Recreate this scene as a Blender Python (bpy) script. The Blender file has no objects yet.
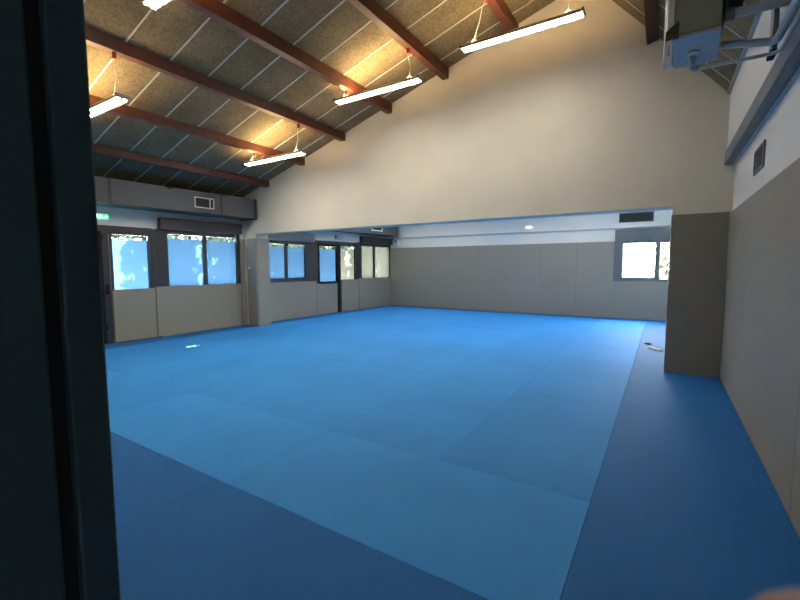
import bpy, bmesh, math, random
from mathutils import Vector, Matrix, Euler
random.seed(7)
SC = bpy.context.scene
COL = SC.collection

# ------------------------------------------------------------------ camera, sky, sun, exposure
cam_d = bpy.data.cameras.new('camera')
cam = bpy.data.objects.new('camera', cam_d); COL.objects.link(cam)
cam_d.sensor_fit = 'HORIZONTAL'; cam_d.sensor_width = 36
cam_d.lens = 414.96 / 800 * 36
cam_d.clip_start = 0.01; cam_d.clip_end = 200
cam_d.dof.use_dof = True; cam_d.dof.focus_distance = 6.0; cam_d.dof.aperture_fstop = 11
_yaw, _pitch, _roll = math.radians(32.37), math.radians(4.68), math.radians(-0.16)
_cy, _sy, _cp, _sp = math.cos(_yaw), math.sin(_yaw), math.cos(_pitch), math.sin(_pitch)
FW = Vector((-_sy*_cp, _cy*_cp, -_sp)); _r = Vector((_cy, _sy, 0)); _u = _r.cross(FW)
RT = math.cos(_roll)*_r + math.sin(_roll)*_u
UP = -math.sin(_roll)*_r + math.cos(_roll)*_u
cam.matrix_world = Matrix(((RT.x, UP.x, -FW.x, 0), (RT.y, UP.y, -FW.y, 0), (RT.z, UP.z, -FW.z, 1.4), (0, 0, 0, 1)))
SC.camera = cam

SKY_STRENGTH = 25.0
world = bpy.data.worlds.new('world'); SC.world = world; world.use_nodes = True
_bg = world.node_tree.nodes['Background']
_bg.inputs[0].default_value = (0.78, 0.90, 1.0, 1); _bg.inputs[1].default_value = SKY_STRENGTH
sun_d = bpy.data.lights.new('sun', 'SUN'); sun_d.energy = 90; sun_d.color = (1, .96, .88); sun_d.angle = math.radians(.53)
sun = bpy.data.objects.new('sun', sun_d); COL.objects.link(sun)
sun.rotation_euler = Vector((.64, .15, -.75)).to_track_quat('-Z', 'Y').to_euler()
sun.location = (-20, 0, 15)
vs = SC.view_settings
vs.view_transform = 'Standard'; vs.look = 'None'; vs.gamma = 1; vs.exposure = 1.0; vs.use_curve_mapping = False
SC.cycles.max_bounces = 10; SC.cycles.diffuse_bounces = 6; SC.cycles.transmission_bounces = 8
SC.cycles.caustics_reflective = False; SC.cycles.caustics_refractive = False
SC.cycles.sample_clamp_indirect = 6
for _x, _y in ((-6.2, 9.6), (-2.2, 9.6)):      # unseen fill lights added to brighten the back room, no fittings
    _a = bpy.data.lights.new('back_room_fill_light', 'AREA'); _a.shape = 'RECTANGLE'; _a.size = 3.0; _a.size_y = 4.0; _a.energy = 37; _a.color = (1, .97, .9)
    _o = bpy.data.objects.new('back_room_fill_light', _a); COL.objects.link(_o); _o.location = (_x, _y, 3.0)
LAMP_DOWN, LAMP_UP = 64.0, 60.0

# ------------------------------------------------------------------ materials
def mat(name, col, rough=.6, var=.06, scale=8, bump=0., bscale=60, metal=0., spec=.5, sheen=0):
    m = bpy.data.materials.new(name); m.use_nodes = True
    nt = m.node_tree; N = nt.nodes; L = nt.links
    b = N['Principled BSDF']
    b.inputs['Roughness'].default_value = rough; b.inputs['Metallic'].default_value = metal
    b.inputs['Specular IOR Level'].default_value = spec
    if sheen: b.inputs['Sheen Weight'].default_value = sheen
    tc = N.new('ShaderNodeTexCoord')
    nz = N.new('ShaderNodeTexNoise'); nz.inputs['Scale'].default_value = scale; nz.inputs['Detail'].default_value = 4
    L.new(tc.outputs['Object'], nz.inputs['Vector'])
    cr = N.new('ShaderNodeValToRGB')
    cr.color_ramp.elements[0].position = .3; cr.color_ramp.elements[1].position = .7
    cr.color_ramp.elements[0].color = tuple(c*(1-var) for c in col)+(1,)
    cr.color_ramp.elements[1].color = tuple(min(1, c*(1+var)) for c in col)+(1,)
    L.new(nz.outputs['Fac'], cr.inputs['Fac']); L.new(cr.outputs['Color'], b.inputs['Base Color'])
    if bump:
        n2 = N.new('ShaderNodeTexNoise'); n2.inputs['Scale'].default_value = bscale; n2.inputs['Detail'].default_value = 3
        L.new(tc.outputs['Object'], n2.inputs['Vector'])
        bp = N.new('ShaderNodeBump'); bp.inputs['Strength'].default_value = bump; bp.inputs['Distance'].default_value = .01
        L.new(n2.outputs['Fac'], bp.inputs['Height']); L.new(bp.outputs['Normal'], b.inputs['Normal'])
    return m

def emis(name, col, strength):
    m = bpy.data.materials.new(name); m.use_nodes = True
    N = m.node_tree.nodes; N.clear()
    e = N.new('ShaderNodeEmission'); o = N.new('ShaderNodeOutputMaterial')
    e.inputs[0].default_value = tuple(col)+(1,); e.inputs[1].default_value = strength
    m.node_tree.links.new(e.outputs[0], o.inputs[0]); return m

M = {}
M['plaster'] = mat('cream_plaster', (.66, .61, .51), .85, .03, 2, .15, 90)
M['plaster_white'] = mat('white_plaster', (.76, .74, .68), .8, .02, 2, .1, 90)
M['pad'] = mat('grey_vinyl_pad', (.275, .255, .205), .55, .03, 1.5, .05, 200)
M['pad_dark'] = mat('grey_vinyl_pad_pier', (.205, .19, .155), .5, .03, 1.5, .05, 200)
M['beam'] = mat('red_brown_timber', (.092, .025, .013), .5, .35, 5, .2, 30)
M['duct'] = mat('grey_painted_duct', (.085, .088, .092), .5, .05, 3)
M['frame'] = mat('anthracite_aluminium', (.045, .042, .045), .4, .08, 6, metal=.2)
M['frame_grey'] = mat('grey_aluminium', (.13, .145, .15), .4, .06, 6)
M['white_metal'] = mat('white_lacquered_metal', (.75, .75, .72), .4, .03, 8)
M['black'] = mat('black_plastic', (.012, .012, .014), .7, .1, 10, spec=.2)
M['post'] = mat('dark_teal_paint', (.014, .038, .052), .55, .1, 40, .15, 300)
M['groove'] = mat('black_rebate_shade', (.004, .005, .007), .8, .1, 40)  # near-black puts the shadow inside the rebate into its colour
M['hall'] = mat('dim_hall_paint', (.12, .12, .12), .9, .05, 3)
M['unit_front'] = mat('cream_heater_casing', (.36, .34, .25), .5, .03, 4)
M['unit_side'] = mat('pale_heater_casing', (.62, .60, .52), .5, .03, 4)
M['unit_base'] = mat('bounce_tinted_base', (.50, .54, .58), .4, .03, 4)  # bluish tint puts light bounced off the mats into the colour
M['pipe'] = mat('grey_white_pipe', (.55, .55, .53), .4, .06, 12)
M['steel'] = mat('galvanised_steel', (.35, .36, .37), .35, .12, 20, metal=.8)
M['brown'] = mat('brown_rust_corner', (.10, .06, .04), .8, .3, 50)
M['rail'] = mat('grey_rail_paint', (.16, .17, .18), .5, .05, 8)
M['trim'] = mat('pale_grey_trim', (.42, .43, .42), .6, .05, 8)
M['red'] = mat('red_plastic_hook', (.45, .04, .02), .5, .1, 30)
M['green'] = emis('exit_green_glow', (.05, .62, .22), 1.2)
M['exit_white'] = emis('exit_pictogram_glow', (.85, 1, .9), 1.8)
M['exit_off'] = mat('exit_sign_white', (.72, .74, .72), .4, .02)
M['exit_print'] = mat('exit_sign_dark_green', (.03, .12, .07), .5, .05)
M['skin'] = mat('skin', (.50, .25, .17), .5, .12, 60, .3, 350)
M['skin'].node_tree.nodes['Principled BSDF'].inputs['Subsurface Weight'].default_value = .15
M['skin'].node_tree.nodes['Principled BSDF'].inputs['Subsurface Scale'].default_value = .004
M['nail'] = mat('nail', (.62, .38, .30), .3, .05, 60)
M['cloth'] = mat('white_cloth', (.8, .8, .78), .9, .04, 30, .3, 80)
M['tube'] = emis('fluorescent_tube_light', (1, .93, .78), LAMP_DOWN)
M['uplight'] = emis('warm_uplight_slot', (1, .68, .32), LAMP_UP)
M['lamp_glass'] = emis('bulkhead_glass_light', (1, 1, 1), .5)
M['leaf'] = mat('green_leaf', (.022, .045, .014), .6, .5, 3)
M['leaf_pale'] = mat('pale_green_leaf', (.045, .042, .012), .6, .4, 3)
M['bark'] = mat('bark', (.12, .08, .05), .9, .3, 10)
M['pave'] = mat('pale_paving', (.45, .45, .43), .9, .1, 2)
M['render_wall'] = mat('cream_render', (.62, .54, .46), .9, .06, 2)
M['screen_wall'] = mat('pale_blue_render', (.55, .66, .75), .9, .06, 2)

def mat_mat(name, col):
    m = mat(name, col, .68, .05, 1.2, .12, 420, spec=.2)
    return m
LIGHT = [mat_mat('light_blue_tatami_vinyl', (.036, .268, .70)), mat_mat('light_blue_tatami_vinyl_pale', (.039, .285, .735)),
         mat_mat('light_blue_tatami_vinyl_deep', (.032, .248, .66))]  # pale and deep tints stand in for how each mat's nap reflects light
DARK = mat_mat('dark_blue_tatami_vinyl', (.014, .135, .42))

def woodwool():
    m = mat('wood_wool_panel', (.18, .145, .082), .95, .3, 30, .8, 90)
    nt = m.node_tree; N = nt.nodes; L = nt.links
    b = N['Principled BSDF']; cr = [n for n in N if n.type == 'VALTORGB'][0]
    tc = [n for n in N if n.type == 'TEX_COORD'][0]
    n = N.new('ShaderNodeTexNoise'); n.inputs['Scale'].default_value = 2.2; n.inputs['Detail'].default_value = 6
    L.new(tc.outputs['Object'], n.inputs['Vector'])
    mp = N.new('ShaderNodeMapRange'); mp.inputs[1].default_value = .3; mp.inputs[2].default_value = .7
    mp.inputs[3].default_value = .78; mp.inputs[4].default_value = 1.15
    L.new(n.outputs['Fac'], mp.inputs[0])
    mx = N.new('ShaderNodeVectorMath'); mx.operation = 'SCALE'
    L.new(cr.outputs['Color'], mx.inputs[0]); L.new(mp.outputs[0], mx.inputs['Scale'])
    L.new(mx.outputs[0], b.inputs['Base Color'])
    return m
M['woodwool'] = woodwool()
M['joint'] = mat('white_joint_strip', (.50, .50, .48), .7, .04, 8)

def glass_mat():
    m = bpy.data.materials.new('clear_window_glass'); m.use_nodes = True
    N = m.node_tree.nodes; N.clear(); L = m.node_tree.links
    t = N.new('ShaderNodeBsdfTransparent'); t.inputs[0].default_value = (.93, .97, .96, 1)
    g = N.new('ShaderNodeBsdfGlossy'); g.inputs['Roughness'].default_value = .02
    f = N.new('ShaderNodeFresnel'); f.inputs[0].default_value = 1.45
    x = N.new('ShaderNodeMixShader'); o = N.new('ShaderNodeOutputMaterial')
    ge = N.new('ShaderNodeNewGeometry'); inv = N.new('ShaderNodeMath'); inv.operation = 'SUBTRACT'; inv.inputs[0].default_value = 1
    mu = N.new('ShaderNodeMath'); mu.operation = 'MULTIPLY'
    L.new(ge.outputs['Backfacing'], inv.inputs[1]); L.new(inv.outputs[0], mu.inputs[0]); L.new(f.outputs[0], mu.inputs[1])
    L.new(mu.outputs[0], x.inputs[0]); L.new(t.outputs[0], x.inputs[1]); L.new(g.outputs[0], x.inputs[2]); L.new(x.outputs[0], o.inputs[0])
    return m
M['glass'] = glass_mat()
def film_mat(name, col):
    m = bpy.data.materials.new(name); m.use_nodes = True
    N = m.node_tree.nodes; N.clear(); L = m.node_tree.links
    t = N.new('ShaderNodeBsdfTranslucent'); t.inputs[0].default_value = tuple(col)+(1,)
    nz = N.new('ShaderNodeTexNoise'); nz.inputs['Scale'].default_value = 3
    tc = N.new('ShaderNodeTexCoord'); L.new(tc.outputs['Object'], nz.inputs['Vector'])
    cr = N.new('ShaderNodeValToRGB')
    cr.color_ramp.elements[0].color = tuple(c*.94 for c in col)+(1,); cr.color_ramp.elements[1].color = tuple(min(1, c*1.04) for c in col)+(1,)
    L.new(nz.outputs['Fac'], cr.inputs['Fac']); L.new(cr.outputs['Color'], t.inputs[0])
    d = N.new('ShaderNodeBsdfDiffuse'); d.inputs[0].default_value = tuple(c*.5 for c in col)+(1,)
    x = N.new('ShaderNodeMixShader'); x.inputs[0].default_value = .12
    o = N.new('ShaderNodeOutputMaterial')
    L.new(t.outputs[0], x.inputs[1]); L.new(d.outputs[0], x.inputs[2]); L.new(x.outputs[0], o.inputs[0])
    return m
M['film'] = film_mat('frosted_window_film', (.018, .041, .080))
M['film_pale'] = film_mat('pale_frosted_window_film', (.060, .056, .046))

# ------------------------------------------------------------------ frames and builders
class Frame:
    def __init__(s, x=0, y=0, rz=0): s.x, s.y, s.rz = x, y, rz
    def world(s, p):
        c, n = math.cos(s.rz), math.sin(s.rz); dx, dy = p[0], p[1]-s.y
        return (s.x + c*dx - n*dy, s.y + n*dx + c*dy, p[2])
W = Frame()
LW = Frame(-8.47, 6.3, -.033)      # left wall frame: u = distance from the wall into the room

def box(bm, a, b, mi=0, bev=0):
    """axis box between corner a and corner b"""
    vs_ = [bm.verts.new((x, y, z)) for x in (a[0], b[0]) for y in (a[1], b[1]) for z in (a[2], b[2])]
    fs = []
    for q in ((0, 1, 3, 2), (4, 6, 7, 5), (0, 4, 5, 1), (2, 3, 7, 6), (0, 2, 6, 4), (1, 5, 7, 3)):
        f = bm.faces.new([vs_[i] for i in q]); f.material_index = mi; fs.append(f)
    if bev:
        es = list({e for f in fs for e in f.edges})
        r = bmesh.ops.bevel(bm, geom=es, offset=bev, segments=2, profile=.5, affect='EDGES')
        for f in r['faces']: f.material_index = mi
def hexa(bm, bot, top, mi=0):
    v = [bm.verts.new(p) for p in bot] + [bm.verts.new(p) for p in top]
    fs = [bm.faces.new((v[3], v[2], v[1], v[0])), bm.faces.new(v[4:])]
    for i in range(4): fs.append(bm.faces.new((v[i], v[(i+1) % 4], v[4+(i+1) % 4], v[4+i])))
    for f in fs: f.material_index = mi
def prism(bm, pts, y0, y1, mi=0):
    """polygon in x,z extruded along y"""
    a = [bm.verts.new((x, y0, z)) for x, z in pts]; b = [bm.verts.new((x, y1, z)) for x, z in pts]
    f = [bm.faces.new(a), bm.faces.new(b[::-1])]
    n = len(pts)
    for i in range(n): f.append(bm.faces.new((a[i], b[i], b[(i+1) % n], a[(i+1) % n])))
    for q in f: q.material_index = mi
def tube(bm, pts, r, seg=10, mi=0, caps=True):
    pts = [Vector(p) for p in pts]; rings = []
    up = Vector((0, 0, 1))
    for i, p in enumerate(pts):
        d = (pts[min(i+1, len(pts)-1)] - pts[max(i-1, 0)]).normalized()
        a = d.cross(up)
        if a.length < .05: a = d.cross(Vector((0, 1, 0)))
        a.normalize(); b = d.cross(a)
        rr = r[i] if isinstance(r, (list, tuple)) else r
        rings.append([bm.verts.new(p + rr*(math.cos(t)*a + math.sin(t)*b)) for t in [2*math.pi*k/seg for k in range(seg)]])
    for i in range(len(rings)-1):
        for k in range(seg):
            f = bm.faces.new((rings[i][k], rings[i][(k+1) % seg], rings[i+1][(k+1) % seg], rings[i+1][k])); f.smooth = True; f.material_index = mi
    if caps:
        bm.faces.new(rings[0][::-1]).material_index = mi; bm.faces.new(rings[-1]).material_index = mi
def bend(pts, r=.08, n=5):
    """round the corners of a path"""
    pts = [Vector(p) for p in pts]; out = [pts[0]]
    for i in range(1, len(pts)-1):
        a, p, b = pts[i-1], pts[i], pts[i+1]
        p0 = p + (a-p).normalized()*r; p1 = p + (b-p).normalized()*r
        for k in range(n+1):
            t = k/n; out.append((1-t)**2*p0 + 2*t*(1-t)*p + t*t*p1)
    out.append(pts[-1]); return out

def link(name, bm, mats, org=(0, 0, 0), frame=W, parent=None, smooth=False):
    bmesh.ops.recalc_face_normals(bm, faces=bm.faces[:])
    o_ = Vector(org)
    for v in bm.verts: v.co -= o_
    me = bpy.data.meshes.new(name); bm.to_mesh(me); bm.free()
    if smooth:
        for p in me.polygons: p.use_smooth = True
    for m in (mats if isinstance(mats, (list, tuple)) else [mats]): me.materials.append(m)
    o = bpy.data.objects.new(name, me); COL.objects.link(o)
    if parent is None:
        o.location = frame.world(org); o.rotation_euler = (0, 0, frame.rz)
    else: o.parent = parent
    return o
def tag(o, label, cat, group=None, kind=None):
    o['label'] = label; o['category'] = cat
    if group: o['group'] = group
    if kind: o['kind'] = kind
    return o
class Thing:
    def __init__(s, name, label, cat, org, frame=W, group=None):
        s.org = org; s.e = bpy.data.objects.new(name, None); COL.objects.link(s.e)
        s.e.empty_display_size = .1
        s.e.location = frame.world(org); s.e.rotation_euler = (0, 0, frame.rz)
        tag(s.e, label, cat, group)
    def part(s, name, bm, mats, parent=None, label=None, smooth=False):
        o = link(name, bm, mats, s.org, parent=parent or s.e, smooth=smooth)
        if label: o['label'] = label
        return o
def pb(*boxes, bev=0):
    bm = bmesh.new()
    for a, b in boxes: box(bm, a, b, 0, bev)
    return bm
def struct(name, bm, mats, org=(0, 0, 0), frame=W):
    o = link(name, bm, mats, org, frame); o['kind'] = 'structure'; return o
class Struct(Thing):
    def __init__(s, name, org, frame=W):
        s.org = org; s.e = bpy.data.objects.new(name, None); COL.objects.link(s.e)
        s.e.location = frame.world(org); s.e.rotation_euler = (0, 0, frame.rz); s.e['kind'] = 'structure'
        s.e.empty_display_size = .1

RX, RZ = -1.02, 5.27                       # ridge
def zl(x): return 5.14 + .302*(x+1.45)     # underside of the long left slope
def zr(x): return 4.89 - 1.13*(x+.71)      # underside of the steep right slope

# ------------------------------------------------------------------ the room shell
struct('floor', pb(((-8.9, .05, -.24), (1.3, 12.75, -.045))), M['pave'])
struct('floor_hall', pb(((-2.2, -2.2, -.24), (1.8, .05, -.02))), M['hall'])
struct('ground', pb(((-40, -20, -.6), (30, 60, -.3))), M['pave'])

Y0, Y1 = 6.42, 6.76
bm = bmesh.new()
prism(bm, [(-8.62, -.04), (-8.01, -.04), (-8.01, 2.15), (.07, 2.15), (.07, -.04), (.80, -.04), (.80, zr(.80)+.05), (RX, RZ+.02), (-8.62, zl(-8.62)+.02)], Y0, Y1)
struct('wall_gable', bm, M['plaster'])
bm = bmesh.new()
box(bm, (.67, .05, -.04), (.90, Y0, 2.612)); box(bm, (.585, .20, 2.612), (.90, Y0, 3.46))
struct('wall_right', bm, M['plaster_white'])
struct('trim_1', pb(((.555, .2, 3.425), (.585, Y0, 3.455))), M['trim'])
# front wall with the doorway the camera looks through
bm = bmesh.new()
prism(bm, [(-8.9, -.04), (-.70, -.04), (-.70, 2.25), (.55, 2.25), (.55, -.04), (.9, -.04), (.9, zr(.9)+.05), (RX, RZ+.02), (-8.9, zl(-8.9)+.02)], .05, .20)
struct('wall_front', bm, M['plaster'])
# hall behind the camera
struct('wall_hall', pb(((-2.2, -2.2, -.04), (1.8, -2.1, 2.6)), ((-2.2, -2.1, -.04), (-2.1, .05, 2.6)), ((1.7, -2.1, -.04), (1.8, .05, 2.6))), M['hall'])
struct('ceiling_hall', pb(((-2.2, -2.2, 2.6), (1.8, .05, 2.7))), M['hall'])

# roof: wood wool panels with white joint strips every half metre
def slope(name, xa, xb, zf, y0, y1, mi_strip=True):
    bm = bmesh.new(); t = .14
    hexa(bm, [(xa, y0, zf(xa)), (xb, y0, zf(xb)), (xb, y1, zf(xb)), (xa, y1, zf(xa))],
         [(xa, y0, zf(xa)+t), (xb, y0, zf(xb)+t), (xb, y1, zf(xb)+t), (xa, y1, zf(xa)+t)])
    y = 2.53 - .513*4
    k = 0
    while y < Y0-.05:
        hexa(bm, [(xa, y-.010, zf(xa)-.006), (xb, y-.010, zf(xb)-.006), (xb, y+.010, zf(xb)-.006), (xa, y+.010, zf(xa)-.006)],
             [(xa, y-.010, zf(xa)+.01), (xb, y-.010, zf(xb)+.01), (xb, y+.010, zf(xb)+.01), (xa, y+.010, zf(xa)+.01)], 1)
        y += .513
    return struct(name, bm, [M['woodwool'], M['joint']])
slope('ceiling_left', -9.32, RX, zl, .05, Y0)  # unseen eave overhang lengthened to keep sun off the clear strips
slope('ceiling_right', RX, 1.0, zr, .05, Y0)

# left wall with its openings (wall frame: u, y, z)
def wall_with_holes(bm, u0, u1, y0, y1, z0, z1, holes):
    y = y0
    for (a, b, c, d) in sorted(holes):
        if a > y: box(bm, (u0, y, z0), (u1, a, z1))
        if c > z0: box(bm, (u0, a, z0), (u1, b, c))
        box(bm, (u0, a, d), (u1, b, z1)); y = b
    box(bm, (u0, y, z0), (u1, y1, z1))
bm = bmesh.new()
wall_with_holes(bm, -.22, 0, .05, 12.75, -.04, 3.06, [(3.30, 4.42, -.04, 2.14), (4.46, 6.30, .95, 2.155), (6.86, 8.62, .95, 2.12), (8.70, 10.66, -.04, 2.14), (10.72, 12.50, .95, 2.155)])
struct('wall_left', bm, M['plaster_white'], (0, 6.3, 0), LW)

# back room
BY = 12.42
bm = bmesh.new()
box(bm, (-8.6, BY, -.04), (-1.115, BY+.25, 3.1)); box(bm, (-1.115, BY, -.04), (.72, BY+.25, .98))
box(bm, (-1.115, BY, 2.30), (.72, BY+.25, 3.1)); box(bm, (.72, BY, -.04), (1.25, BY+.25, 3.1))
struct('wall_back', bm, M['plaster_white'])
struct('wall_annex_right', pb(((1.0, Y1, -.04), (1.25, BY, 3.1))), M['plaster_white'])
struct('wall_annex_front', pb(((.80, Y0, -.04), (1.25, Y1, 3.1))), M['plaster_white'])
struct('ceiling_annex', pb(((-9.4, Y1, 3.02), (1.3, BY+.3, 3.2))), M['plaster_white'])  # overhang past the left wall is unseen, extended to block sun
bm = bmesh.new(); box(bm, (-7.85, BY-.08, 2.375), (1.0, BY, 3.02), 0, .006)
struct('trim_2', bm, M['plaster_white'])          # boxed soffit along the back wall

# ------------------------------------------------------------------ judo mats, each its own thing
def judo_mat(x0, x1, y0, y1, m, label, group):
    g = .0013
    bm = bmesh.new()
    box(bm, (x0+g, y0+g, -.04), (x1-g, y1-g, 0), 0, .0012)
    cx, cy = (x0+x1)/2, (y0+y1)/2
    o = link('judo_mat', bm, m, (cx, cy, -.04)); tag(o, label, 'mat', group)
ORD = ['first', 'second', 'third', 'fourth', 'fifth', 'sixth', 'seventh', 'eighth', 'ninth']
gl = 'light blue judo mats of the fighting area'
xs4 = [-.31, -2.35, -4.40, -6.42, -7.98]
for i in range(4):
    judo_mat(xs4[i+1], xs4[i], 1.58, 2.60, LIGHT[1 if i < 2 else 0],
             'light blue judo mat laid crosswise in the nearest row, %s from the dark right border' % ORD[i], gl)
xs8 = [-.31, -1.32, -2.34, -3.37, -4.39, -5.40, -6.42, -7.44, -7.98]
rows = [(2.60, 4.65), (4.65, 6.70), (6.70, 8.72), (8.72, 10.75), (10.75, 11.95)]
shade = [[2, 0, 0, 0, 0, 0, 0, 0], [0, 0, 0, 0, 0, 0, 0, 0], [1, 0, 1, 1, 0, 0, 0, 0], [0, 0, 0, 0, 1, 0, 2, 0], [0, 0, 0, 0, 0, 1, 0, 0]]
for r, (a, b) in enumerate(rows):
    for i in range(8):
        judo_mat(xs8[i+1], xs8[i], a, b, LIGHT[shade[r][i]],
                 'light blue judo mat, lengthwise row %s from doorway, %s from dark right border' % (ORD[r], ORD[i]), gl)
gd = 'dark blue judo mats of the border'
xd = [.665, -.31, -2.42, -4.42, -6.42, -8.66]
for i in range(5):
    judo_mat(xd[i+1], xd[i], .205, .60 if i == 0 else 1.58, DARK, 'dark blue judo mat along the doorway wall, %s from the right wall' % ORD[i], gd)
for i, (a, b, c) in enumerate([(.60, 4.65, .665), (4.65, 6.415, .665), (6.415, 8.6, .065), (8.6, 10.6, .99), (10.6, 11.95, .99)]):
    if i == 2:
        judo_mat(-.31, .065, a, 6.77, DARK, 'short dark blue judo mat piece beside the grey pier in the opening', gd)
        judo_mat(-.31, .99, 6.77, b, DARK, 'dark blue judo mat behind the grey pier with small scraps lying on it', gd); continue
    judo_mat(-.31, c, a, b, DARK, 'dark blue judo mat of the right border, %s from the doorway corner' % ORD[i+1], gd)
for i, (a, b) in enumerate([(1.58, 3.6), (3.6, 5.6), (5.6, 6.41)]):
    judo_mat(-8.36 - .033*(6.3-b) - .06, -7.98, a, b, DARK, 'narrow dark blue mat strip below the near left windows, %s from doorway' % ORD[i], gd)
for i, (a, b) in enumerate([(6.77, 8.8), (8.8, 10.8), (10.8, 11.95)]):
    judo_mat(-8.40 + .033*(a-6.3), -7.98, a, b, DARK, 'narrow dark blue mat strip below the far left windows, %s behind stub wall' % ORD[i], gd)
xb = [-8.2, -6.42, -4.39, -2.34, -.31, .99]
for i in range(5):
    judo_mat(xb[i], xb[i+1], 11.95, 12.385, DARK, 'narrow dark blue mat strip along the back wall, %s from its left corner' % ORD[i], gd)

# ------------------------------------------------------------------ grey wall pads, each its own thing
def pad(frame, a, b, label, group, m=None, bev=.004):
    bm = bmesh.new(); box(bm, a, b, 0, bev)
    o = link('wall_pad', bm, m or M['pad'], ((a[0]+b[0])/2, (a[1]+b[1])/2, a[2]), frame)
    return tag(o, label, 'wall pad', group)
gp = 'grey wall pads'
for i, (a, b) in enumerate([(-8.26, -6.93), (-6.927, -5.95), (-5.947, -4.965), (-4.962, -3.99), (-3.987, -3.02), (-3.017, -2.05), (-2.047, -1.118)]):
    pad(W, (a, BY-.03, .0), (b, BY, 2.03), 'tall grey wall pad on the back wall, %s from its left corner' % ORD[i], gp)
pad(W, (-1.116, BY-.06, .0), (-.156, BY, .985), 'low pale grey wall pad under the bright back window, left one', gp)
pad(W, (-.155, BY-.06, .0), (.80, BY, .985), 'low pale grey wall pad under the bright back window, beside the pier', gp)
for i, (a, b) in enumerate([(.22, 1.0), (1.005, 3.0), (3.005, 5.0), (5.005, 6.415)]):
    pad(W, (.645, a, .0), (.67, b, 2.03), 'tall grey wall pad on the right wall, %s from the doorway' % ORD[i], gp, bev=.004)
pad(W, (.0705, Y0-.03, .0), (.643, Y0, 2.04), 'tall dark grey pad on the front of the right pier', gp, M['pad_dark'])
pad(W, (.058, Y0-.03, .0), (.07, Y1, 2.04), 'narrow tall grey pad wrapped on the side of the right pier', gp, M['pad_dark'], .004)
# left stub wall pads
bm = bmesh.new()
pts = [(-8.33, Y0-.03)] + [(-8.04+.06*math.sin(t), Y0+.03-.06*math.cos(t)) for t in [math.pi/2*k/6 for k in range(7)]] + [(-7.98, Y1), (-8.01, Y1), (-8.01, Y0), (-8.33, Y0)]
lo = [bm.verts.new((x, y, 0)) for x, y in pts]; hi = [bm.verts.new((x, y, 2.05)) for x, y in pts]
bm.faces.new(lo[::-1]); bm.faces.new(hi)
for i in range(len(pts)): bm.faces.new((lo[i], lo[(i+1) % len(pts)], hi[(i+1) % len(pts)], hi[i]))
tag(link('wall_pad', bm, M['pad'], (-8.1, Y0, 0)), 'tall grey pad wrapped around the rounded corner of the left stub wall', 'wall pad', gp)
pad(LW, (0, 6.312, 0), (.05, 6.40, 2.04), 'narrow tall pale pad strip between the left window and the stub wall', gp)
for a, b, t, lab in [(3.60, 4.345, .98, 'low grey pad on the glazed door nearest the doorway'), (4.36, 6.30, 1.0, 'long low grey wall pad under the nearest left window'),
                     (6.80, 8.735, .985, 'low grey wall pad under the left window just behind the stub wall'),
                     (10.62, 12.60, 1.0, 'low grey wall pad under the farthest left window')]:
    pad(LW, (0.0 if b-a > 1 else .0, a, 0), (.04, b, t), lab, gp)

# ------------------------------------------------------------------ windows and doors of the left wall
def pane(st, y0, y1, z0, z1, clear_top, film=True, parent=None, u=-.05, m='film'):
    """a pane: clear glass, frosted film behind it up to the clear strip"""
    g = st.part('pane', pb(((u-.006, y0-.005, z0-.005), (u, y1+.005, z1+.005))), M['glass'], parent)
    if film:
        bm = bmesh.new()
        zt = z1-clear_top
        v = [bm.verts.new(p) for p in ((u-.009, y0-.005, z0-.005), (u-.009, y1+.005, z0-.005), (u-.009, y1+.005, zt), (u-.009, y0-.005, zt))]
        bm.faces.new(v)
        st.part('frosted_film', bm, M[m], g)
def frame_rect(y0, y1, z0, z1, t, u0=-.09, u1=-.02, tb=None, tt=None):
    tb = t if tb is None else tb; tt = t if tt is None else tt
    return pb(((u0, y0, z0), (u1, y0+t, z1)), ((u0, y1-t, z0), (u1, y1, z1)), ((u0, y0+t, z0), (u1, y1-t, z0+tb)), ((u0, y0+t, z1-tt), (u1, y1-t, z1)))
# window_1, nearest
s = Struct('window_1', (0, 5.38, .95), LW)
wf = s.part('window_frame', pb(((-.10, 4.44, .95), (.01, 4.64, 2.16)), ((-.10, 6.22, .95), (.01, 6.30, 2.16)), ((-.10, 4.60, 2.06), (.01, 6.18, 2.16)),
                          ((-.10, 4.60, .95), (-.02, 6.18, 1.0))), M['frame'])
s.part('mullion', pb(((-.08, 5.41, 1.0), (-.03, 5.50, 2.06)), bev=.004), M['frame'], wf)
pane(s, 4.60, 5.43, 1.0, 2.06, .085); pane(s, 5.48, 6.22, 1.0, 2.06, .085)
s.part('shutter_box', pb(((0, 4.46, 2.15), (.13, 6.30, 2.37)), bev=.006), M['frame'])
# window_2
s = Struct('window_2', (0, 7.75, .95), LW)
wf = s.part('window_frame', pb(((-.10, 6.84, .98), (.02, 7.0, 2.07)), ((-.10, 8.36, .98), (.02, 8.70, 2.14)), ((-.10, 7.0, 1.98), (.02, 8.36, 2.07)),
                          ((-.10, 7.0, .98), (.03, 8.36, 1.085))), M['frame'])
s.part('mullion', pb(((-.08, 7.67, 1.085), (-.025, 7.765, 1.98)), bev=.004), M['frame'], wf)
s.part('hinge', pb(((-.03, 7.68, 1.93), (.025, 7.76, 2.0)), bev=.004), M['black'], wf)
pane(s, 7.0, 7.69, 1.085, 1.98, .07); pane(s, 7.75, 8.36, 1.085, 1.98, .07)
s.part('shutter_box', pb(((0, 6.82, 2.06), (.13, 8.62, 2.31)), bev=.006), M['frame_grey'])
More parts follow.
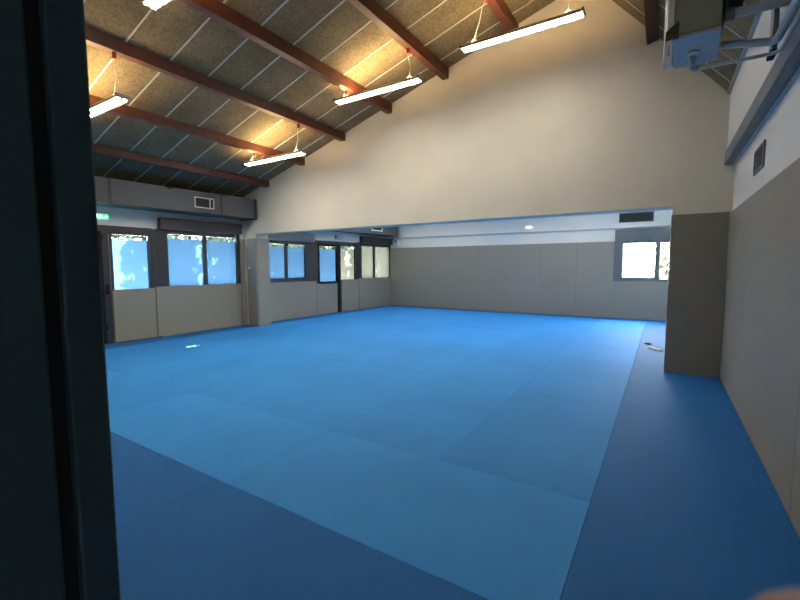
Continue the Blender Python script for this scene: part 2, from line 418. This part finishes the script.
# window_3
s = Struct('window_3', (0, 11.6, .95), LW)
wf = s.part('window_frame', pb(((-.10, 10.68, .98), (.01, 10.80, 2.16)), ((-.10, 12.40, .98), (.01, 12.52, 2.16)), ((-.10, 10.80, 2.06), (.01, 12.40, 2.16)),
                          ((-.10, 10.80, .95), (-.02, 12.40, 1.0))), M['frame'])
s.part('mullion', pb(((-.08, 11.46, 1.0), (-.025, 11.56, 2.06)), bev=.004), M['frame'], wf)
pane(s, 10.80, 11.48, 1.0, 2.06, .0, True, m='film_pale'); pane(s, 11.54, 12.40, 1.0, 2.06, .0, True, m='film_pale')
s.part('shutter_box', pb(((0, 10.70, 2.15), (.13, 12.52, 2.36)), bev=.006), M['frame'])
# door_1, nearest glazed door with an open leaf stile and a handle
s = Struct('door_1', (0, 3.9, 0), LW)
df = s.part('door_frame', pb(((-.10, 3.30, -.045), (.0, 3.385, 2.14)), ((-.10, 4.34, -.045), (.01, 4.46, 2.14)), ((-.10, 3.385, 2.045), (.01, 4.34, 2.15))), M['frame'])
lf = s.part('door_leaf', pb(((-.07, 3.386, -.045), (.0, 3.65, 2.05)), ((-.07, 4.27, -.045), (.0, 4.335, 2.05)), ((-.07, 3.60, 1.995), (.0, 4.27, 2.06)), ((-.07, 3.60, -.045), (-.01, 4.27, .96))), M['frame'])
pane(s, 3.64, 4.28, .96, 1.995, .085, True, None)
bm = bmesh.new(); tube(bm, bend([(.0, 3.53, .97), (.06, 3.53, .97), (.06, 3.42, .965)], .02), .012, 8); box(bm, (-.005, 3.50, .90), (.012, 3.56, 1.08), 0, .003)
s.part('handle', bm, M['black'], lf)
s.part('hinge', pb(((0, 3.475, 1.88), (.03, 3.50, 1.98)), ((0, 3.475, .25), (.03, 3.50, .35))), M['black'], lf)
s.part('leaf_edge', pb(((.0, 3.425, 0), (.045, 3.47, 2.04)), bev=.006), M['black'], df)
s.part('edge_trim', pb(((.0, 3.375, 0), (.05, 3.405, 2.05)), bev=.003), M['trim'], df, label='pale edge trim')
s.part('edge_trim', pb(((.0, 3.585, 0), (.012, 3.60, 2.0)), bev=.002), M['rail'], lf, label='grey edge trim')
# door_2, double glazed door
s = Struct('door_2', (0, 9.7, 0), LW)
df = s.part('door_frame', pb(((-.10, 8.70, -.045), (.01, 8.84, 2.14)), ((-.10, 10.54, -.045), (.01, 10.68, 2.16)), ((-.10, 8.84, 2.05), (.01, 10.54, 2.14))), M['frame'])
l1 = s.part('door_leaf', pb(((-.07, 8.84, -.045), (.02, 8.89, 2.05)), ((-.07, 9.625, -.045), (.025, 9.735, 2.05)), ((-.07, 8.89, 1.99), (.02, 9.62, 2.05)), ((-.07, 8.89, .90), (.06, 9.62, .95)), ((-.07, 8.89, -.045), (-.01, 9.62, .90))), M['black'])
l2 = s.part('door_leaf', pb(((-.07, 9.74, -.045), (.01, 9.79, 2.05)), ((-.07, 10.48, -.045), (.01, 10.54, 2.05)), ((-.07, 9.79, 2.0), (.01, 10.48, 2.05)), ((-.07, 9.79, -.045), (-.01, 10.48, .98))), M['frame'])
pane(s, 8.89, 9.63, .95, 1.99, .09, True, l1); pane(s, 9.78, 10.48, .98, 2.0, .09, True, l2, m='film_pale')
bm = bmesh.new(); tube(bm, bend([(.025, 9.68, 1.05), (.08, 9.68, 1.05), (.08, 9.58, 1.05)], .02), .012, 8); box(bm, (.02, 9.65, .95), (.04, 9.71, 1.15), 0, .003)
s.part('handle', bm, M['black'], l1)
s.part('door_pad', pb(((-.01, 8.745, 0), (.035, 9.60, .90)), bev=.005), M['pad'], l1)
s.part('door_pad', pb(((-.01, 9.80, 0), (.03, 10.61, .975)), bev=.005), M['pad'], l2)

# window_4, back wall, overexposed
s = Struct('window_4', (-.2, BY, .98))
wf = s.part('window_frame', pb(((-1.115, BY-.05, .98), (-.93, BY+.1, 2.05)), ((.60, BY-.05, .98), (.72, BY+.1, 2.05)), ((-.95, BY-.02, 1.97), (.60, BY+.1, 2.05)), ((-.95, BY-.02, .98), (.60, BY+.1, 1.05))), M['frame_grey'])
s.part('sash', pb(((-.95, BY, 1.05), (-.91, BY+.06, 1.97)), ((-.79, BY-.01, 1.05), (-.755, BY+.03, 1.95)), ((-.91, BY, 1.05), (-.17, BY+.05, 1.09))), M['frame_grey'], wf)
s.part('mullion', pb(((-.19, BY-.01, 1.05), (-.09, BY+.08, 1.97)), bev=.004), M['frame_grey'], wf)
for x in (-.83, -.62, -.30): s.part('latch', pb(((x-.025, BY-.05, 1.99), (x+.025, BY-.02, 2.02)), bev=.003), M['black'], wf)
for a, b in ((-.91, -.17), (-.10, .60)):
    s.part('pane', pb(((a, BY+.04, 1.05), (b, BY+.046, 1.97))), M['glass'])
s.part('shutter_box', pb(((-1.115, BY-.06, 2.04), (.80, BY, 2.335)), bev=.005), M['frame_grey'])

# ------------------------------------------------------------------ the dark post of the doorway, next to the camera
s = Struct('door_3', (-.6, .1, 0))
PX = -.55
s.part('door_jamb', pb(((-.70, -.35, 0), (PX, .168, 2.3)), bev=.003), M['post'])
s.part('rebate', pb(((-.70, .150, 0), (PX-.012, .186, 2.3))), M['groove'])
s.part('door_stop', pb(((-.70, .184, 0), (PX, .222, 2.3)), bev=.003), M['post'])
s.part('door_jamb', pb(((.45, -.1, 0), (.56, .20, 2.3)), bev=.003), M['post'])
s.part('door_head', pb(((-.70, -.1, 2.14), (.56, .20, 2.3)), bev=.003), M['post'])

# ------------------------------------------------------------------ roof beams
beams = [(-7.51, 3.17), (-6.40, 3.50), (-5.31, 3.82), (-4.22, 4.13), (-3.11, 4.46), (-1.97, 4.80)]
blab = ['dark red-brown roof beam lowest on the slope, just above the grey duct', 'red-brown roof beam second from the left eave, ending at the leftmost far hanging lamp',
        'red-brown roof beam third from the left eave', 'red-brown roof beam fourth from the left eave, ending above the middle hanging lamp',
        'red-brown roof beam fifth from the left eave', 'red-brown roof beam highest on the left slope, behind the right hanging lamp']
for (x, z), lb in zip(beams, blab):
    bm = bmesh.new(); x0 = x-.11
    hexa(bm, [(x0, .21, z), (x, .21, z), (x, Y0-.002, z), (x0, Y0-.002, z)], [(x0, .21, zl(x0)-.008), (x, .21, zl(x)-.008), (x, Y0-.002, zl(x)-.008), (x0, Y0-.002, zl(x0)-.008)])
    bmesh.ops.bevel(bm, geom=bm.edges[:], offset=.004, segments=1, affect='EDGES')
    o = link('roof_beam', bm, M['beam'], (x, 3.3, z)); tag(o, lb, 'beam', 'roof beams')
bm = bmesh.new()
x0, x1, z = -.33, -.17, 4.22
hexa(bm, [(x0+.03, .21, z), (x1, .21, z+.03), (x1, Y0-.002, z+.03), (x0+.03, Y0-.002, z)], [(x0, .21, zr(x0)-.008), (x1, .21, zr(x1)-.008), (x1, Y0-.002, zr(x1)-.008), (x0, Y0-.002, zr(x0)-.008)])
tag(link('roof_beam', bm, M['beam'], (-.25, 3.3, z)), 'dark red-brown roof beam on the steep right slope beside the heater', 'beam', 'roof beams')

# ------------------------------------------------------------------ ducts and grilles
def grille(th, frame, c, w, h, axis, out, fw=.025, fm='white_metal', slats=7, split=0):
    """louvred grille centred on c, in a plane; axis 'y' -> lies along y facing +x*out; axis 'x' -> along x facing -y; returns frame part"""
    cx, cy, cz = c
    def B(a0, a1, z0, z1, d0, d1):
        if axis == 'y': return ((cx+out*d0, cy+a0, cz+z0), (cx+out*d1, cy+a1, cz+z1))
        return ((cx+a0, cy-d0, cz+z0), (cx+a1, cy-d1, cz+z1))
    bs = [B(-w/2, w/2, h/2-fw, h/2, 0, .014), B(-w/2, w/2, -h/2, -h/2+fw, 0, .014), B(-w/2, -w/2+fw, -h/2+fw, h/2-fw, 0, .014), B(w/2-fw, w/2, -h/2+fw, h/2-fw, 0, .014)]
    if split: bs.append(B(split-fw/2, split+fw/2, -h/2+fw, h/2-fw, 0, .013))
    f = th.part('grille_frame', pb(*bs), M[fm])
    th.part('backing', pb(B(-w/2+fw, w/2-fw, -h/2+fw, h/2-fw, 0, .003)), M['black'])
    sl = []
    for k in range(slats):
        z = -h/2+fw+(k+.5)*(h-2*fw)/slats
        sl.append(B(-w/2+fw, w/2-fw, z-.003, z+.003, .003, .010))
    th.part('slats', pb(*sl), M['duct'])
    return f
s = Thing('air_duct', 'long grey air duct box above the nearest left windows', 'duct', (.3, 3.3, 2.48), LW)
s.part('duct_body', pb(((.0, .3, 2.485), (.545, 6.33, 2.905)), bev=.006), M['duct'])
for y in (3.42, 5.50): s.part('joint_band', pb(((.545, y, 2.485), (.549, y+.05, 2.905))), M['frame'])
s.part('end_cap', pb(((-.0, 6.33, 2.47), (.565, 6.395, 2.92)), bev=.006), M['frame'])
for y in (4.45, 5.62): s.part('clip', pb(((.545, y-.04, 2.875), (.57, y+.04, 2.895)), bev=.003), M['black'])
for y in (5.2,): s.part('clip', pb(((.545, y-.06, 2.475), (.57, y+.06, 2.495)), bev=.003), M['black'])
t = Thing('vent_grille', 'cream framed vent grille set in the grey duct above the nearest left window', 'vent', (.549, 5.14, 2.58), LW)
grille(t, LW, (.547, 5.14, 2.69), .42, .215, 'y', 1, .02, split=.12, slats=6)
s = Thing('air_duct', 'grey air duct box above the far left door and windows in the back room', 'duct', (.3, 9.5, 2.43), LW)
s.part('duct_body', pb(((.0, 6.82, 2.42), (.52, 12.05, 2.84)), bev=.006), M['duct'])
s.part('end_cap', pb(((.0, 12.05, 2.41), (.535, 12.11, 2.85)), bev=.006), M['duct'])
t = Thing('vent_grille', 'small pale vent grille on the grey duct in the back room', 'vent', (.52, 10.95, 2.5), LW)
grille(t, LW, (.522, 10.95, 2.60), .55, .17, 'y', 1, .03, split=.0, slats=4)
t = Thing('vent_grille', 'dark grey rectangular vent on the white soffit above the bright back window', 'vent', (-.66, BY-.08, 2.5))
grille(t, W, (-.65, BY-.082, 2.63), .78, .25, 'x', 1, .02, 'rail', 9)
t = Thing('vent_grille', 'small dark vent grille high on the right wall below the grey rail', 'vent', (.67, 4.79, 2.2))
grille(t, W, (.668, 4.79, 2.32), .44, .215, 'y', -1, .022, 'rail', 6, split=.1)
s = Thing('wall_rail', 'grey boxed rail running along the right wall up to the gable wall', 'rail', (.62, 3.3, 2.6))
s.part('rail_body', pb(((.565, .25, 2.600), (.652, Y0-.002, 2.745)), bev=.004), M['rail'])
s.part('lit_underside_strip', pb(((.645, .25, 2.588), (.669, Y0-.002, 2.606)), bev=.004), M['unit_base'], label='pale strip coloured like the blue-lit underside')  # added strip, its colour stands for floor light on the underside

# ------------------------------------------------------------------ exit signs and small fittings
def exit_sign(org, y0, y1, z0, z1, label, lit=True, u=.0):
    s = Thing('exit_sign', label, 'sign', org, LW, 'emergency exit signs')
    s.part('sign_body', pb(((u, y0-.012, z0-.012), (u+.04, y1+.012, z1+.012)), bev=.004), M['white_metal'] if lit else M['frame_grey'])
    f = s.part('sign_face', pb(((u+.04, y0, z0), (u+.044, y1, z1))), M['green'] if lit else M['exit_off'])
    m = M['exit_white'] if lit else M['exit_print']
    h = z1-z0; w = y1-y0
    def Y(a): return y1 - a*w    # mirrored so it reads from inside the room
    def P(bm, q, uu=u+.0455):
        bm.faces.new([bm.verts.new((uu, Y(a), z0+b*h)) for a, b in q])
    bm = bmesh.new()              # door with the running figure
    P(bm, [(.72, .12), (.93, .12), (.93, .88), (.72, .88)]); s.part('doorway_symbol', bm, m, f)
    bm = bmesh.new()              # running figure: head, trunk, arms, legs
    P(bm, [(.54+.04*math.cos(t), .80+.09*math.sin(t)) for t in [k*math.pi/4 for k in range(8)]])
    for q in ([(.50, .70), (.57, .70), (.53, .40), (.46, .40)], [(.57, .68), (.66, .58), (.65, .52), (.55, .62)], [(.50, .68), (.40, .60), (.41, .54), (.51, .62)],
              [(.48, .42), (.54, .42), (.62, .26), (.57, .24)], [(.57, .26), (.62, .26), (.60, .10), (.56, .10)], [(.46, .42), (.50, .36), (.40, .22), (.36, .27)], [(.40, .28), (.40, .20), (.30, .20), (.30, .26)]): P(bm, q)
    s.part('running_figure', bm, m, f)
    bm = bmesh.new(); P(bm, [(.07, .50), (.16, .75), (.16, .58), (.26, .58), (.26, .42), (.16, .42), (.16, .25)]); s.part('arrow', bm, m, f)
exit_sign((0, 3.44, 2.25), 3.37, 3.60, 2.25, 2.345, 'small lit green exit sign above the nearest left door', True)
exit_sign((0, 9.7, 2.22), 9.56, 9.83, 2.22, 2.33, 'unlit white exit sign above the far double door', False)
t = Thing('light_switch', 'small white round switch on the pad of the left stub wall', 'switch', (-8.25, Y0-.035, 1.34))
bm = bmesh.new(); tube(bm, [(-8.25, Y0-.03, 1.37), (-8.25, Y0-.042, 1.37)], .04, 16); t.part('plate', bm, M['white_metal'])
bm = bmesh.new(); tube(bm, [(-8.25, Y0-.042, 1.37), (-8.25, Y0-.055, 1.37)], .02, 12); t.part('button', bm, M['white_metal'])
t = Thing('alarm_box', 'small white alarm box with a black opening in the far left corner', 'alarm', (-8.0, BY-.06, 2.12))
t.part('casing', pb(((-8.12, BY-.09, 2.11), (-7.90, BY-.001, 2.33)), bev=.012), M['white_metal'])
t.part('opening', pb(((-8.05, BY-.096, 2.23), (-7.97, BY-.089, 2.28)), bev=.002), M['black'])
# oval bulkhead lamp on the soffit
t = Thing('bulkhead_lamp', 'small oval white bulkhead lamp on the soffit of the back wall', 'lamp', (-3.36, BY-.08, 2.50))
def oval(bm, c, rx, rz, y0, y1, inset=.7):
    n = 24
    r = [[bm.verts.new((c[0]+k*rx*math.cos(a), y, c[1]+k*rz*math.sin(a))) for a in [2*math.pi*i/n for i in range(n)]] for k, y in ((1, y0), (1, (y0+y1)/2), (inset, y1))]
    for j in range(2):
        for i in range(n): bm.faces.new((r[j][i], r[j][(i+1) % n], r[j+1][(i+1) % n], r[j+1][i]))
    bm.faces.new(r[0][::-1]); bm.faces.new(r[2])
bm = bmesh.new(); oval(bm, (-3.36, 2.51), .14, .065, BY-.08, BY-.11, .95); t.part('base', bm, M['white_metal'])
bm = bmesh.new(); oval(bm, (-3.36, 2.51), .11, .05, BY-.11, BY-.16); t.part('diffuser', bm, M['lamp_glass'])

# ------------------------------------------------------------------ hanging lamps
def hanging_lamp(x0, x1, y, z, kl, kr, label):
    """kl, kr: attachment points (x, y, z) of the two cables on the beams"""
    t = Thing('hanging_lamp', label, 'lamp', ((x0+x1)/2, y, z), W, 'hanging fluorescent lamps')
    w = .064
    bm = bmesh.new()                          # housing: inverted channel
    prof = [(-w-.01, z-.006), (-w, z+.020), (-.05, z+.032), (.05, z+.032), (w, z+.020), (w+.01, z-.006), (w, z-.006), (w-.008, z+.016), (-w+.008, z+.016), (-w, z-.006)]
    a = [bm.verts.new((x0+.02, y+p, q)) for p, q in prof]; b = [bm.verts.new((x1-.02, y+p, q)) for p, q in prof]; n = len(prof)
    bm.faces.new(a); bm.faces.new(b[::-1])
    for i in range(n): bm.faces.new((a[i], a[(i+1) % n], b[(i+1) % n], b[i]))
    h = t.part('housing', bm, M['steel'])
    for xa, xb_ in ((x0, x0+.025), (x1-.025, x1)): t.part('end_cap', pb(((xa, y-w-.014, z-.010), (xb_, y+w+.014, z+.034)), bev=.006), M['frame_grey'])
    for s_ in (-1, 1):
        bm = bmesh.new(); tube(bm, [(x0+.03, y+s_*.036, z-.006), (x1-.03, y+s_*.036, z-.006)], .015, 10); t.part('tube', bm, M['tube'], smooth=False)
    t.part('centre_spine', pb(((x0+.025, y-.012, z-.024), (x1-.025, y+.012, z+.015))), M['rail'])
    bl = []
    nb = 34
    for k in range(nb):
        x = x0+.04 + (x1-x0-.08)*k/(nb-1); bl.append(((x-.0012, y-w+.004, z-.032), (x+.0012, y+w-.004, z-.026)))
    bl += [((x0+.025, y-w, z-.016), (x1-.025, y-w+.006, z-.004)), ((x0+.025, y+w-.006, z-.016), (x1-.025, y+w, z-.004))]
    t.part('louvre', pb(*bl), M['white_metal'])
    t.part('uplight_slot', pb(((x0+.10, y-.030, z+.0325), (x1-.10, y+.030, z+.035))), M['uplight'])
    for xx, (ax, ay, az) in ((x0+.18, kl), (x1-.18, kr)):
        bm = bmesh.new()
        dx, dz = ax-xx, az-(z+.12)
        pts = [(xx-.05, y, z+.030), (xx, y, z+.10), (xx+.02*min(1, dz*2)+dx*.3, y+.01, z+.12+dz*.35), (xx+dx*.8-.02*min(1, dz*2), y, z+.12+dz*.7), (ax, ay, az-.05)]
        tube(bm, pts, .0035, 6); tube(bm, [(xx+.05, y, z+.030), (xx, y, z+.10)], .003, 6)
        t.part('cable', bm, M['white_metal'])
        t.part('hook', pb(((ax-.018, ay-.018, az-.07), (ax+.018, ay+.018, az-.002)), bev=.004), M['red'], label='red hook block')
hanging_lamp(-6.77, -5.25, 5.24, 3.33, (-6.52, 5.24, 3.50), (-5.36, 5.24, 3.82), 'lit hanging tube lamp at the far left, nearest the stub wall')
hanging_lamp(-4.51, -2.97, 5.24, 4.0, (-4.29, 5.24, 4.13), (-3.17, 5.24, 4.46), 'lit hanging tube lamp in the middle of the far row')
hanging_lamp(-2.36, -.86, 5.24, 4.22, (-2.03, 5.24, 4.80), (-1.02, 5.24, 5.26), 'lit hanging tube lamp high in front of the gable wall, rightmost')
hanging_lamp(-6.77, -5.22, 2.42, 3.30, (-6.52, 2.42, 3.50), (-5.36, 2.42, 3.82), 'lit hanging tube lamp cut off by the dark door post')
hanging_lamp(-4.56, -3.04, 2.40, 4.06, (-4.29, 2.40, 4.13), (-3.17, 2.40, 4.46), 'lit hanging tube lamp cut off by the top of the picture')

# ------------------------------------------------------------------ heater and its pipes, high on the right
t = Thing('unit_heater', 'cream boxed air heater with pale base hanging near the right wall under the roof', 'heater', (.11, 3.55, 2.84))
zb = 2.84
bm = bmesh.new(); hexa(bm, [(-.005, 3.276, zb+.01), (.236, 3.276, zb+.01), (.257, 3.744, zb+.01), (-.032, 3.744, zb+.01)], [(-.005, 3.276, 3.58), (.236, 3.276, 3.58), (.257, 3.744, 3.58), (-.032, 3.744, 3.58)])
bmesh.ops.bevel(bm, geom=bm.edges[:], offset=.006, segments=2, affect='EDGES')
cs = t.part('casing', bm, M['unit_front'])
bm = bmesh.new(); hexa(bm, [(-.042, 3.29, zb+.004), (-.008, 3.276, zb+.004), (-.034, 3.744, zb+.004), (-.068, 3.744, zb+.004)], [(-.042, 3.29, 3.58), (-.008, 3.276, 3.58), (-.034, 3.744, 3.58), (-.068, 3.744, 3.58)])
sd = t.part('side_panel', bm, M['unit_side'], label='white side panel')
bm = bmesh.new(); hexa(bm, [(-.012, 3.28, zb-.012), (.236, 3.28, zb-.012), (.257, 3.744, zb-.012), (-.002, 3.744, zb-.012)], [(-.012, 3.28, zb+.008), (.236, 3.28, zb+.008), (.257, 3.744, zb+.008), (-.002, 3.744, zb+.008)])
t.part('base_tray', bm, M['unit_base'], label='pale base tray')
bm = bmesh.new(); hexa(bm, [(-.050, 3.285, 2.705), (-.012, 3.270, 2.665), (-.012, 3.276, 2.665), (-.050, 3.291, 2.705)], [(-.050, 3.285, zb), (-.012, 3.270, zb), (-.012, 3.276, zb), (-.050, 3.291, zb)])
fl = t.part('side_flange', bm, M['white_metal'], label='white side flange')
t.part('sticker', pb(((-.038, 3.272, 2.735), (-.024, 3.2735, 2.80))), M['trim'], fl)
bm = bmesh.new(); hexa(bm, [(-.050, 3.265, zb-.004), (.020, 3.265, zb-.004), (.020, 3.274, zb-.004), (-.052, 3.40, zb-.004)], [(-.050, 3.265, zb+.045), (.020, 3.267, zb+.10), (.020, 3.274, zb+.10), (-.056, 3.40, zb+.045)])
t.part('corner_guard', bm, M['brown'], label='brown corner guard')
bm = bmesh.new(); tube(bm, [(.105, 3.53, zb-.012), (.105, 3.53, zb-.028)], .036, 20); t.part('drain_flange', bm, M['white_metal'])
bm = bmesh.new(); tube(bm, [(.105, 3.535, zb-.026), (.108, 3.58, zb-.05), (.112, 3.62, zb-.082)], .020, 12); t.part('drain_elbow', bm, M['steel'])
t.part('fan_housing', pb(((.27, 3.40, 3.06), (.36, 3.70, 3.36)), bev=.01), M['black'], label='black fan housing on the side')
t.part('fan_bracket', pb(((.257, 3.36, 2.98), (.27, 3.72, 3.42))), M['rail'])
t.part('hanger', pb(((.05, 3.5, 3.58), (.07, 3.52, zr(.07)-.002))), M['steel'])
def pipe(label, pts, r, org, bend_r=.07, m='pipe', clips=()):
    t = Thing('pipe', label, 'pipe', org, W, 'heater pipes')
    bm = bmesh.new(); tube(bm, bend(pts, bend_r), r, 14); t.part('pipe_run', bm, M[m], smooth=False)
    for c in clips:
        bm = bmesh.new(); a = Vector(c[0]); d = Vector(c[1]).normalized(); tube(bm, [a-d*.018, a+d*.018], r*1.25, 14); t.part('coupling', bm, M['steel'])
pipe('thick pale pipe from the side of the heater to the right wall, uppermost', [(.262, 3.33, 2.925), (.584, 3.31, 2.91)], .029, (.40, 3.33, 2.92), clips=[((.28, 3.33, 2.925), (1, 0, 0))])
pipe('middle pale pipe leaving the heater and turning along the right wall', [(.262, 3.60, 2.865), (.535, 3.55, 2.79), (.555, .6, 2.79)], .024, (.40, 3.57, 2.81), .06)
pipe('thin lowest pipe from the drain under the heater bending along the right wall', [(.112, 3.632, 2.755), (.56, 3.585, 2.735), (.570, .6, 2.765)], .0115, (.18, 3.62, 2.75), .06, clips=[((.130, 3.63, 2.755), (1, 0, 0))])
t = Thing('cable_trunk', 'upright grey cable trunk on the right wall behind the heater pipes', 'trunk', (.57, 3.88, 2.83))
t.part('trunk_body', pb(((.555, 3.83, 2.85), (.585, 3.93, 3.424)), bev=.004), M['rail'])
t.part('trunk_end', pb(((.545, 3.82, 2.82), (.585, 3.94, 2.85)), bev=.004), M['black'])

# ------------------------------------------------------------------ little things on the mats behind the pier
bm = bmesh.new(); tube(bm, [(-.18, 8.55, 0), (-.18, 8.55, .022)], [.055, .045], 16)
tag(link('cap', bm, M['black'], (-.18, 8.55, 0)), 'small black cap lying on the dark mats behind the pier', 'cap')
bm = bmesh.new()
n = 14
gr = [[None]*6 for _ in range(n)]
rnd = random.Random(3)
for i in range(n):
    for j in range(6):
        gr[i][j] = bm.verts.new((-.17+.016*i+rnd.uniform(-.004, .004), 8.08-.018*i*.9+.035*j+rnd.uniform(-.006, .006), .004+.03*abs(math.sin(i*1.1+j*.9))*(1 if 0 < j < 5 else .2)))
for i in range(n-1):
    for j in range(5): bm.faces.new((gr[i][j], gr[i+1][j], gr[i+1][j+1], gr[i][j+1]))
o = link('cloth_strip', bm, M['cloth'], (-.08, 7.98, 0), smooth=True)
sm = o.modifiers.new('thick', 'SOLIDIFY'); sm.thickness = .004
tag(o, 'small crumpled white cloth strip lying on the dark mats behind the pier', 'cloth')

# ------------------------------------------------------------------ outside: hedge shrubs, garden wall, trees
def leaf_mesh(name, rx, ry, rz, n, size, seed):
    r = random.Random(seed); bm = bmesh.new()
    for _ in range(n):
        while True:
            p = Vector((r.uniform(-1, 1), r.uniform(-1, 1), r.uniform(-1, 1)))
            if p.x**4+p.y**4+p.z**4 < 1: break
        c = Vector((p.x*rx, p.y*ry, p.z*rz))
        e = Euler((r.uniform(0, 6.3), r.uniform(0, 6.3), r.uniform(0, 6.3))).to_matrix()
        s_ = size*r.uniform(.6, 1.3)
        q = [Vector((0, -1, 0)), Vector((.45, -.3, .08)), Vector((.4, .4, .08)), Vector((0, 1, 0)), Vector((-.4, .4, .08)), Vector((-.45, -.3, .08))]
        bm.faces.new([bm.verts.new(c + e @ (v*s_)) for v in q])
    me = bpy.data.meshes.new(name); bm.to_mesh(me); bm.free(); return me
def shrub(x, y, z0, rx, ry, rz, n, size, seed, label, m, group='shrubs outside the left windows', cat='shrub', name='garden_shrub'):
    e = bpy.data.objects.new(name, None); COL.objects.link(e); e.location = (x, y, -.3)
    tag(e, label, cat, group)
    me = leaf_mesh('foliage', rx, ry, rz, n, size, seed); me.materials.append(m)
    o = bpy.data.objects.new('foliage', me); COL.objects.link(o); o.parent = e; o.location = (0, 0, z0+.3)
    bm = bmesh.new(); tube(bm, [(0, 0, 0), (.03, .02, (z0+.3)*.5), (0, 0, z0+.3)], [.06, .05, .03], 8)
    link('stem', bm, M['bark'], parent=e)
lab_s = ['green shrub seen through the clear strip of the nearest left door', 'green shrub seen through the clear strip of the nearest left window',
         'green shrub beyond the right pane of the nearest left window', 'green shrub beyond the window just behind the stub wall', 'green shrub beyond the left leaf of the far double door',
         'green shrub beyond the right leaf of the far double door']
for i, (y, lb) in enumerate(zip([3.7, 5.3, 6.9, 8.5, 10.1, 11.6], lab_s)):
    shrub(-10.75 + .033*y, y+.4, 2.95, .55, .72, 1.85, 1700, .125, 20+i, lb, M['leaf'])
struct('trim_3', pb(((-13.2, 10.6, -.3), (-13.0, 22, 2.4))), M['render_wall'])
shrub(1.1, 19.0, 1.4, 1.5, 1.2, 1.3, 1600, .16, 60, 'pale sunlit bush beyond the right pane of the bright back window', M['leaf_pale'], 'bushes beyond the back window')

# ------------------------------------------------------------------ the fingertip in front of the lens: a real hand, finger bent over the camera's corner
def hand():
    C0 = Vector((0, 0, 1.4))
    def cp(r, u, f): return C0 + RT*r + UP*u + FW*f
    e = bpy.data.objects.new('hand', None); COL.objects.link(e)
    e.location = cp(.13, -.17, .0)
    tag(e, 'bare hand with one blurred fingertip entering the bottom right corner', 'person')
    chains = []
    wrist, palm = cp(.17, -.22, -.03), cp(.135, -.165, -.0)
    verts = [wrist, palm]; edges = [(0, 1)]; rad = [.026, .030]
    def chain(pts, rr):
        last = 1
        for p, r_ in zip(pts, rr):
            verts.append(p); rad.append(r_); edges.append((last, len(verts)-1)); last = len(verts)-1
    chain([cp(.100, -.120, .020), cp(.078, -.088, .046), cp(.054, -.054, .047), cp(.0440, -.0352, .043)], [.013, .011, .0108, .0105])
    chain([cp(.122, -.118, .016), cp(.118, -.088, .040), cp(.118, -.078, .062), cp(.118, -.090, .078)], [.013, .0105, .0095, .0085])
    chain([cp(.145, -.125, .012), cp(.146, -.096, .034), cp(.146, -.086, .054), cp(.146, -.098, .070)], [.013, .010, .0092, .008])
    chain([cp(.166, -.138, .008), cp(.170, -.114, .024), cp(.171, -.106, .040), cp(.171, -.114, .052)], [.011, .009, .008, .0072])
    chain([cp(.105, -.165, -.012), cp(.078, -.150, -.010), cp(.060, -.128, .0)], [.014, .0115, .0095])
    me = bpy.data.meshes.new('hand_skin')
    me.from_pydata([v-e.location for v in verts], edges, [])
    o = bpy.data.objects.new('palm_and_fingers', me); COL.objects.link(o); o.parent = e
    sk = o.modifiers.new('skin', 'SKIN'); sk.use_smooth_shade = True
    for i, v in enumerate(me.skin_vertices[0].data):
        v.radius = (rad[i], rad[i]); v.use_root = (i == 0)
    sb = o.modifiers.new('sub', 'SUBSURF'); sb.levels = 2; sb.render_levels = 2
    me.materials.append(M['skin'])
    # bake the modifiers so that the mesh is the hand itself
    dg = bpy.context.evaluated_depsgraph_get(); ev = o.evaluated_get(dg)
    nm = bpy.data.meshes.new_from_object(ev)
    o.modifiers.clear(); o.data = nm
    for p in nm.polygons: p.use_smooth = True
    if not nm.materials: nm.materials.append(M['skin'])
hand()
